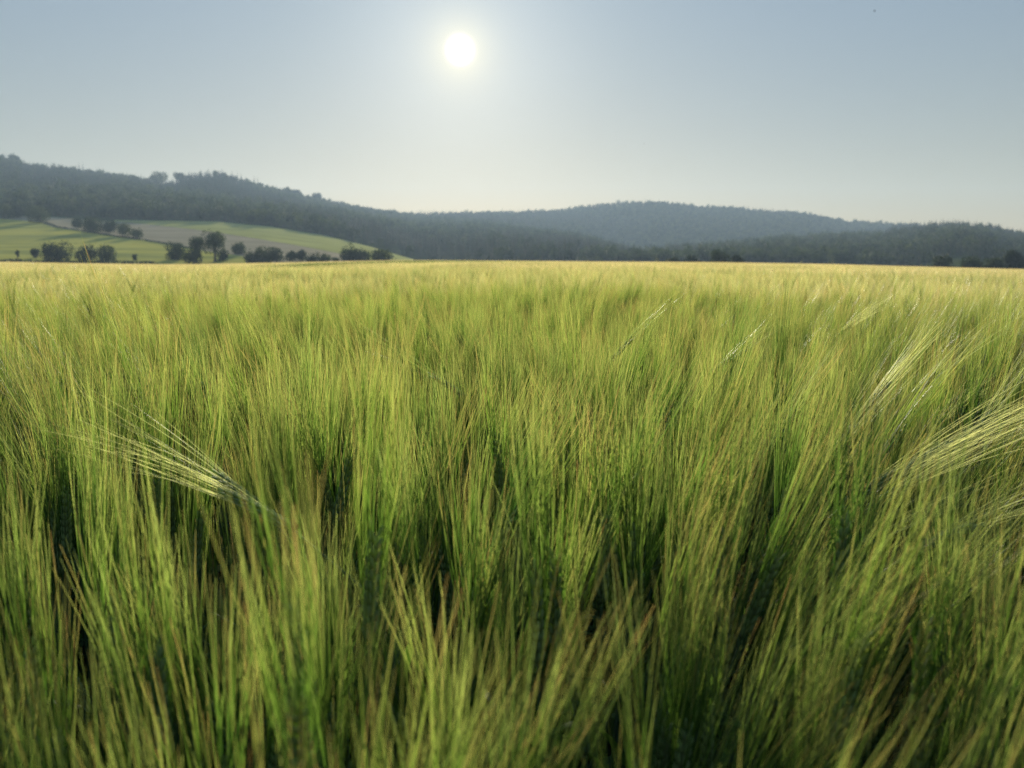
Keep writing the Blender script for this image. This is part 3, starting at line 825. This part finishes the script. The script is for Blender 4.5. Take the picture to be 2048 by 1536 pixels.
def bent(seed, base, tip, Y, awns, label, pale=0.9, spread=0.09):
    # its beard runs from one bearing to another at distance Y
    (u0, e0), (u1, e1) = ray(*base), ray(*tip)
    A = np.array((float(u0) * Y, CAMZ + float(e0) * Y)); B = np.array((float(u1) * Y, CAMZ + float(e1) * Y)); d = B - A
    sg = 1 if d[0] > 0 else -1; th = math.atan2(abs(d[0]), d[1]); alen = float(np.hypot(*d)) * 1.02
    line, _ = stem_line(1.0, 0.02, th - 0.02, 12, np.random.default_rng(seed))
    ez = A[1] - 0.04 * math.cos(th); L = ez / line[-1, 2]; x0 = A[0] - sg * (0.04 * math.sin(th) + L * line[-1, 0])
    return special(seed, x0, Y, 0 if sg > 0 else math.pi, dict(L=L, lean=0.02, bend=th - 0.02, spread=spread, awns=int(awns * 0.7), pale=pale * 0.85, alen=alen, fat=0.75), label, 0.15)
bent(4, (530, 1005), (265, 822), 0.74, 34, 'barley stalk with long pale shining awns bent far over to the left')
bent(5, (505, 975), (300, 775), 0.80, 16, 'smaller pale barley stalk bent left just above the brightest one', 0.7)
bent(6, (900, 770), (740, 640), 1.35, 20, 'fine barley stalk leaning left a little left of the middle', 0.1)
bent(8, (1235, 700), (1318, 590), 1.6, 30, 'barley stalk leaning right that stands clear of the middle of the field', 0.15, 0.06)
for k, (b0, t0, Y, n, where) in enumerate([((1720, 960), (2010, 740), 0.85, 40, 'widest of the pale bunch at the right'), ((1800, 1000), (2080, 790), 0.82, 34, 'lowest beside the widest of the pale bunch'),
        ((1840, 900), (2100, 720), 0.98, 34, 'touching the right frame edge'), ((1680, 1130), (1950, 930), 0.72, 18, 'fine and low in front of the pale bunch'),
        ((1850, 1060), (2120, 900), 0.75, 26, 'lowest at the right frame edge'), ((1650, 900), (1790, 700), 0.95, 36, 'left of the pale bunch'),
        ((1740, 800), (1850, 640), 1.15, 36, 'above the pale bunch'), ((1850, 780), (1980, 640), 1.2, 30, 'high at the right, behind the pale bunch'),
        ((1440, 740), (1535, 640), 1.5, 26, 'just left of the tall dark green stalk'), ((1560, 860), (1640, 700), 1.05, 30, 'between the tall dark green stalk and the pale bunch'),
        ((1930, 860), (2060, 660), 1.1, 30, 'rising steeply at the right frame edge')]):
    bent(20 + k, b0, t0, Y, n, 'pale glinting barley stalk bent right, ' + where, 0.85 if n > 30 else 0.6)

# the rest of the crop nearby
barley_pts = [(P3[mask], rot[mask], np.stack([size[mask]] * 3, 1), var[mask])]
scatter('barley_crop', FULL, *barley_pts[0], 'countless green bearded barley stalks behind and around the nearest ones', 'barley crop')

# farther crop: squares of simpler stalks
def tile(seed, side, n, awns, arad, seglen, L=0.9, stem=True, tint=(1, 1, 1), far=1.0):
    r = np.random.default_rng(seed); b = MB()
    m_ = int(math.sqrt(n)); gx_, gy_ = np.meshgrid(np.arange(m_), np.arange(m_)); cx = (gx_.ravel() + r.uniform(-0.2, 1.2, m_ * m_)) / m_ * side - side / 2; cyy = (gy_.ravel() + r.uniform(-0.2, 1.2, m_ * m_)) / m_ * side - side / 2
    n = len(cx)
    lx = r.normal(0, 0.17, n); ly = r.normal(0, 0.13, n)
    s = r.normal(1, 0.06, n)
    top = np.stack([cx, cyy, 0.70 * s], 1); ax = np.stack([lx, ly, np.ones(n)], 1); ax /= np.linalg.norm(ax, axis=1)[:, None]
    base = top - ax * 0.45 * np.array([0.5, 0.5, 1.0])
    if stem: b.tubes(np.stack([base, top], 1), np.array([0.0025, 0.002]), np.array((0.07, 0.11, 0.03)), 3, m=2)
    e1 = top + ax * 0.08
    b.tubes(np.stack([top, (top + e1) / 2, e1], 1), np.array([0.002, 0.0055, 0.002]), np.array((0.125, 0.16, 0.05)), 4, m=1)
    i = np.repeat(np.arange(n), awns)
    st = top[i] + ax[i] * (0.08 * r.uniform(0.15, 1.0, len(i)))[:, None]
    out = r.normal(0, 1, (len(i), 3)); out /= np.linalg.norm(out, axis=1)[:, None]
    Ln = 0.14 * r.uniform(0.8, 1.12, len(i)) * s[i]; ss = np.linspace(0, 1, seglen)
    sp = r.uniform(0.02, 0.15, len(i))
    P = st[:, None] + ax[i][:, None] * (ss[None, :] * Ln[:, None])[..., None] + out[:, None] * (sp * Ln)[:, None, None] * (ss * (1.2 - 0.5 * ss))[None, :, None]
    P += np.stack([lx, ly, -0.3 * np.abs(lx)], 1)[i][:, None] * (Ln[:, None] * 0.5 * ss[None] ** 2)[..., None]
    red = np.clip(r.uniform(-0.4, 0.8, n)[i] + r.normal(0, 0.2, len(i)), 0, 1)
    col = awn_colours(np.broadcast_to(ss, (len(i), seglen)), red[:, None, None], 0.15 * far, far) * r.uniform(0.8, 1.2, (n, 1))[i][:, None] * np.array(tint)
    rad = arad * np.linspace(1, 0.3, seglen)
    b.ribbons(P, rad, col, m=0, r=r)
    return b.mesh('barley_patch', [M_AWN, M_EAR, M_STEM])
def tiles_between(side, r0, r1, meshes, name, label, over=0.15, gap=None):
    g = np.arange(-math.ceil(r1 / side) * side, r1 + side, side * (1 - over))
    X, Y = np.meshgrid(g, g[g > 0] if r0 > 10 else g[g > -side], indexing='ij')
    X = X.ravel() + rng.uniform(-.1, .1, X.size) * side; Y = Y.ravel() + rng.uniform(-.1, .1, Y.size) * side
    D = np.hypot(X, Y); k = (D > r0) & (D < r1) & (np.abs(X) < 0.9 * Y + 1.5) & (Y < YR)
    if gap is not None: k &= ~gap(X, Y)
    X, Y = X[k], Y[k]; n = len(X)
    print(name, n)
    wv = 1 + 0.03 * np.sin(X * 0.5 + 1) * np.sin(Y * 0.37) + 0.02 * np.sin(X * 1.7 + Y * 1.1) + rng.normal(0, 0.008, n)
    # the outward lean of the crop: half the squares are turned about so that they do not repeat
    rz = rng.integers(0, 4, n) * math.pi / 2
    return scatter(name, meshes, np.stack([X, Y, zterr(X, Y)], 1), np.stack([np.zeros(n), np.zeros(n), rz], 1),
                   np.stack([np.ones(n), np.ones(n), wv], 1), rng.integers(0, len(meshes), n), label, 'barley crop')
T1 = [tile(2000 + k, 0.6, 190, 22, 0.0006, 4, far=0.55) for k in range(7)]
tiles_between(0.6, R0 - 0.15, 15.5, T1, 'barley_crop', 'yellow-green barley filling the middle distance of the field')
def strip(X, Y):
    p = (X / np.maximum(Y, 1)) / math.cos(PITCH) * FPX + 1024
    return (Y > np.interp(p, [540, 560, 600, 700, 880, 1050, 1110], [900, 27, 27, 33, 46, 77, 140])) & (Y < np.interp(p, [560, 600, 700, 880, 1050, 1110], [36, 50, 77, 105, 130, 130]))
T2 = [tile(2100 + k, 2.4, 1500, 8, 0.0017, 3, stem=False, far=1.0) for k in range(6)]
tiles_between(2.4, 15.2, 75, T2, 'barley_crop', 'golden barley heads in the far part of the field', gap=lambda X, Y: strip(X, Y))
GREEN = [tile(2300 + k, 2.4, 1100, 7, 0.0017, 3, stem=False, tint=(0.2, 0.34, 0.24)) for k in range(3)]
# a darker green strip crosses the far field on the left
T3 = [tile(2200 + k, 6.0, 3200, 6, 0.004, 2, stem=False) for k in range(4)]
tiles_between(6.0, 74, 330, T3, 'barley_crop', 'pale gold band of barley at the far edge of the field', gap=strip)
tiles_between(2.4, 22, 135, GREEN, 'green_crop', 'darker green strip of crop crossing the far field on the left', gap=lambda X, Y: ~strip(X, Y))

# ------------------------------------------------------------------ things in the air
def simple_mat(name, col, rough=0.6):
    m = bpy.data.materials.new(name); m.use_nodes = True; p = m.node_tree.nodes['Principled BSDF']
    t = m.node_tree.nodes.new('ShaderNodeTexNoise'); t.inputs['Scale'].default_value = 40
    r = m.node_tree.nodes.new('ShaderNodeValToRGB'); m.node_tree.links.new(t.outputs[0], r.inputs[0])
    r.color_ramp.elements[0].color = (*[c * 0.7 for c in col], 1); r.color_ramp.elements[1].color = (*[min(1, c * 1.3) for c in col], 1)
    m.node_tree.links.new(r.outputs[0], p.inputs['Base Color']); p.inputs['Roughness'].default_value = rough
    return m
M_BIRD = simple_mat('dark_plumage', (0.012, 0.014, 0.02)); M_FLY = simple_mat('fly_body', (0.01, 0.008, 0.008), 0.3)
M_WING = simple_mat('fly_wing', (0.05, 0.05, 0.05), 0.3)
def flyer(name, px, py, dist, size, label, roll, yaw, mat, wmat, cat):
    """a small body with tapered wings and tail, size = wing span"""
    u, e = ray(px, py); root = empty(name, (float(u) * dist, dist, CAMZ + float(e) * dist))
    root.rotation_euler = (0.2, roll, yaw); tag(root, label, cat)
    s = size; b = MB()
    b.tubes(np.array([[[0, -.34 * s, 0], [0, -.22 * s, 0.01 * s], [0, -.02 * s, .02 * s], [0, .14 * s, .02 * s], [0, .21 * s, .03 * s], [0, .27 * s, .02 * s]]]),
            [[.012 * s, .035 * s, .075 * s, .06 * s, .05 * s, .006 * s]], (1, 1, 1), 8)
    b.tubes(np.array([[[0, -.28 * s, 0], [.03 * s, -.44 * s, 0], [.05 * s, -.5 * s, 0]], [[0, -.28 * s, 0], [-.03 * s, -.44 * s, 0], [-.05 * s, -.5 * s, 0]]]), [[.02 * s, .014 * s, .003 * s]] * 2, (1, 1, 1), 4)
    link('body', b.mesh('body', [mat]), root)
    for sg in (-1, 1):
        w = MB(); V = []
        for k in range(7):
            f = k / 6; cx = sg * (0.04 + 0.46 * f) * s; zz = (0.03 + 0.10 * math.sin(f * 2.6)) * s; le = (0.10 - 0.16 * f * f) * s; ch = (0.17 * (1 - f) ** 0.6 + 0.015) * s
            V += [(cx, le, zz), (cx, le - ch / 2, zz + .012 * s), (cx, le - ch, zz), (cx, le - ch / 2, zz - .008 * s)]
        q = [(k * 4 + a, k * 4 + (a + 1) % 4, k * 4 + 4 + (a + 1) % 4, k * 4 + 4 + a) for k in range(6) for a in range(4)]
        w.add(V, (1, 1, 1), q=q + [(24, 25, 26, 27)]); link('wing', w.mesh('wing', [wmat]), root)
flyer('bird', 1749, 22, 75, 0.33, 'small dark bird flying high in the upper right of the sky', 0.5, 1.1, M_BIRD, M_BIRD, 'bird')
flyer('bird', 1288, 287, 150, 0.34, 'faint distant bird in the sky above the round far hill', -0.6, 0.6, M_BIRD, M_BIRD, 'bird')
flyer('fly', 1545, 541, 1.30, 0.0045, 'tiny dark fly hovering at the tip of the tall dark barley stalk', 0.3, 0.7, M_FLY, M_WING, 'insect')

# ------------------------------------------------------------------ haze
def haze_box():
    b = MB(); x, y0, y1, z0, z1 = 2700, -60, 2560, -110, 235
    V = [(-x, y0, z0), (x, y0, z0), (x, y1, z0), (-x, y1, z0), (-x, y0, z1), (x, y0, z1), (x, y1, z1), (-x, y1, z1)]
    b.add(V, (1, 1, 1), q=[(0, 3, 2, 1), (4, 5, 6, 7), (0, 1, 5, 4), (1, 2, 6, 5), (2, 3, 7, 6), (3, 0, 4, 7)])
    m = bpy.data.materials.new('haze'); m.use_nodes = True; n, l = m.node_tree.nodes, m.node_tree.links
    n.remove(n['Principled BSDF']); v = n.new('ShaderNodeVolumePrincipled')
    v.inputs['Color'].default_value = (0.50, 0.70, 0.93, 1); v.inputs['Density'].default_value = 0.00016; v.inputs['Anisotropy'].default_value = 0.30
    l.new(v.outputs[0], n['Material Output'].inputs['Volume'])
    o = link('haze', b.mesh('haze', [m], smooth=False)); tag(o, 'thin bluish evening haze over the valley and hills', 'haze', kind='stuff')
haze_box()
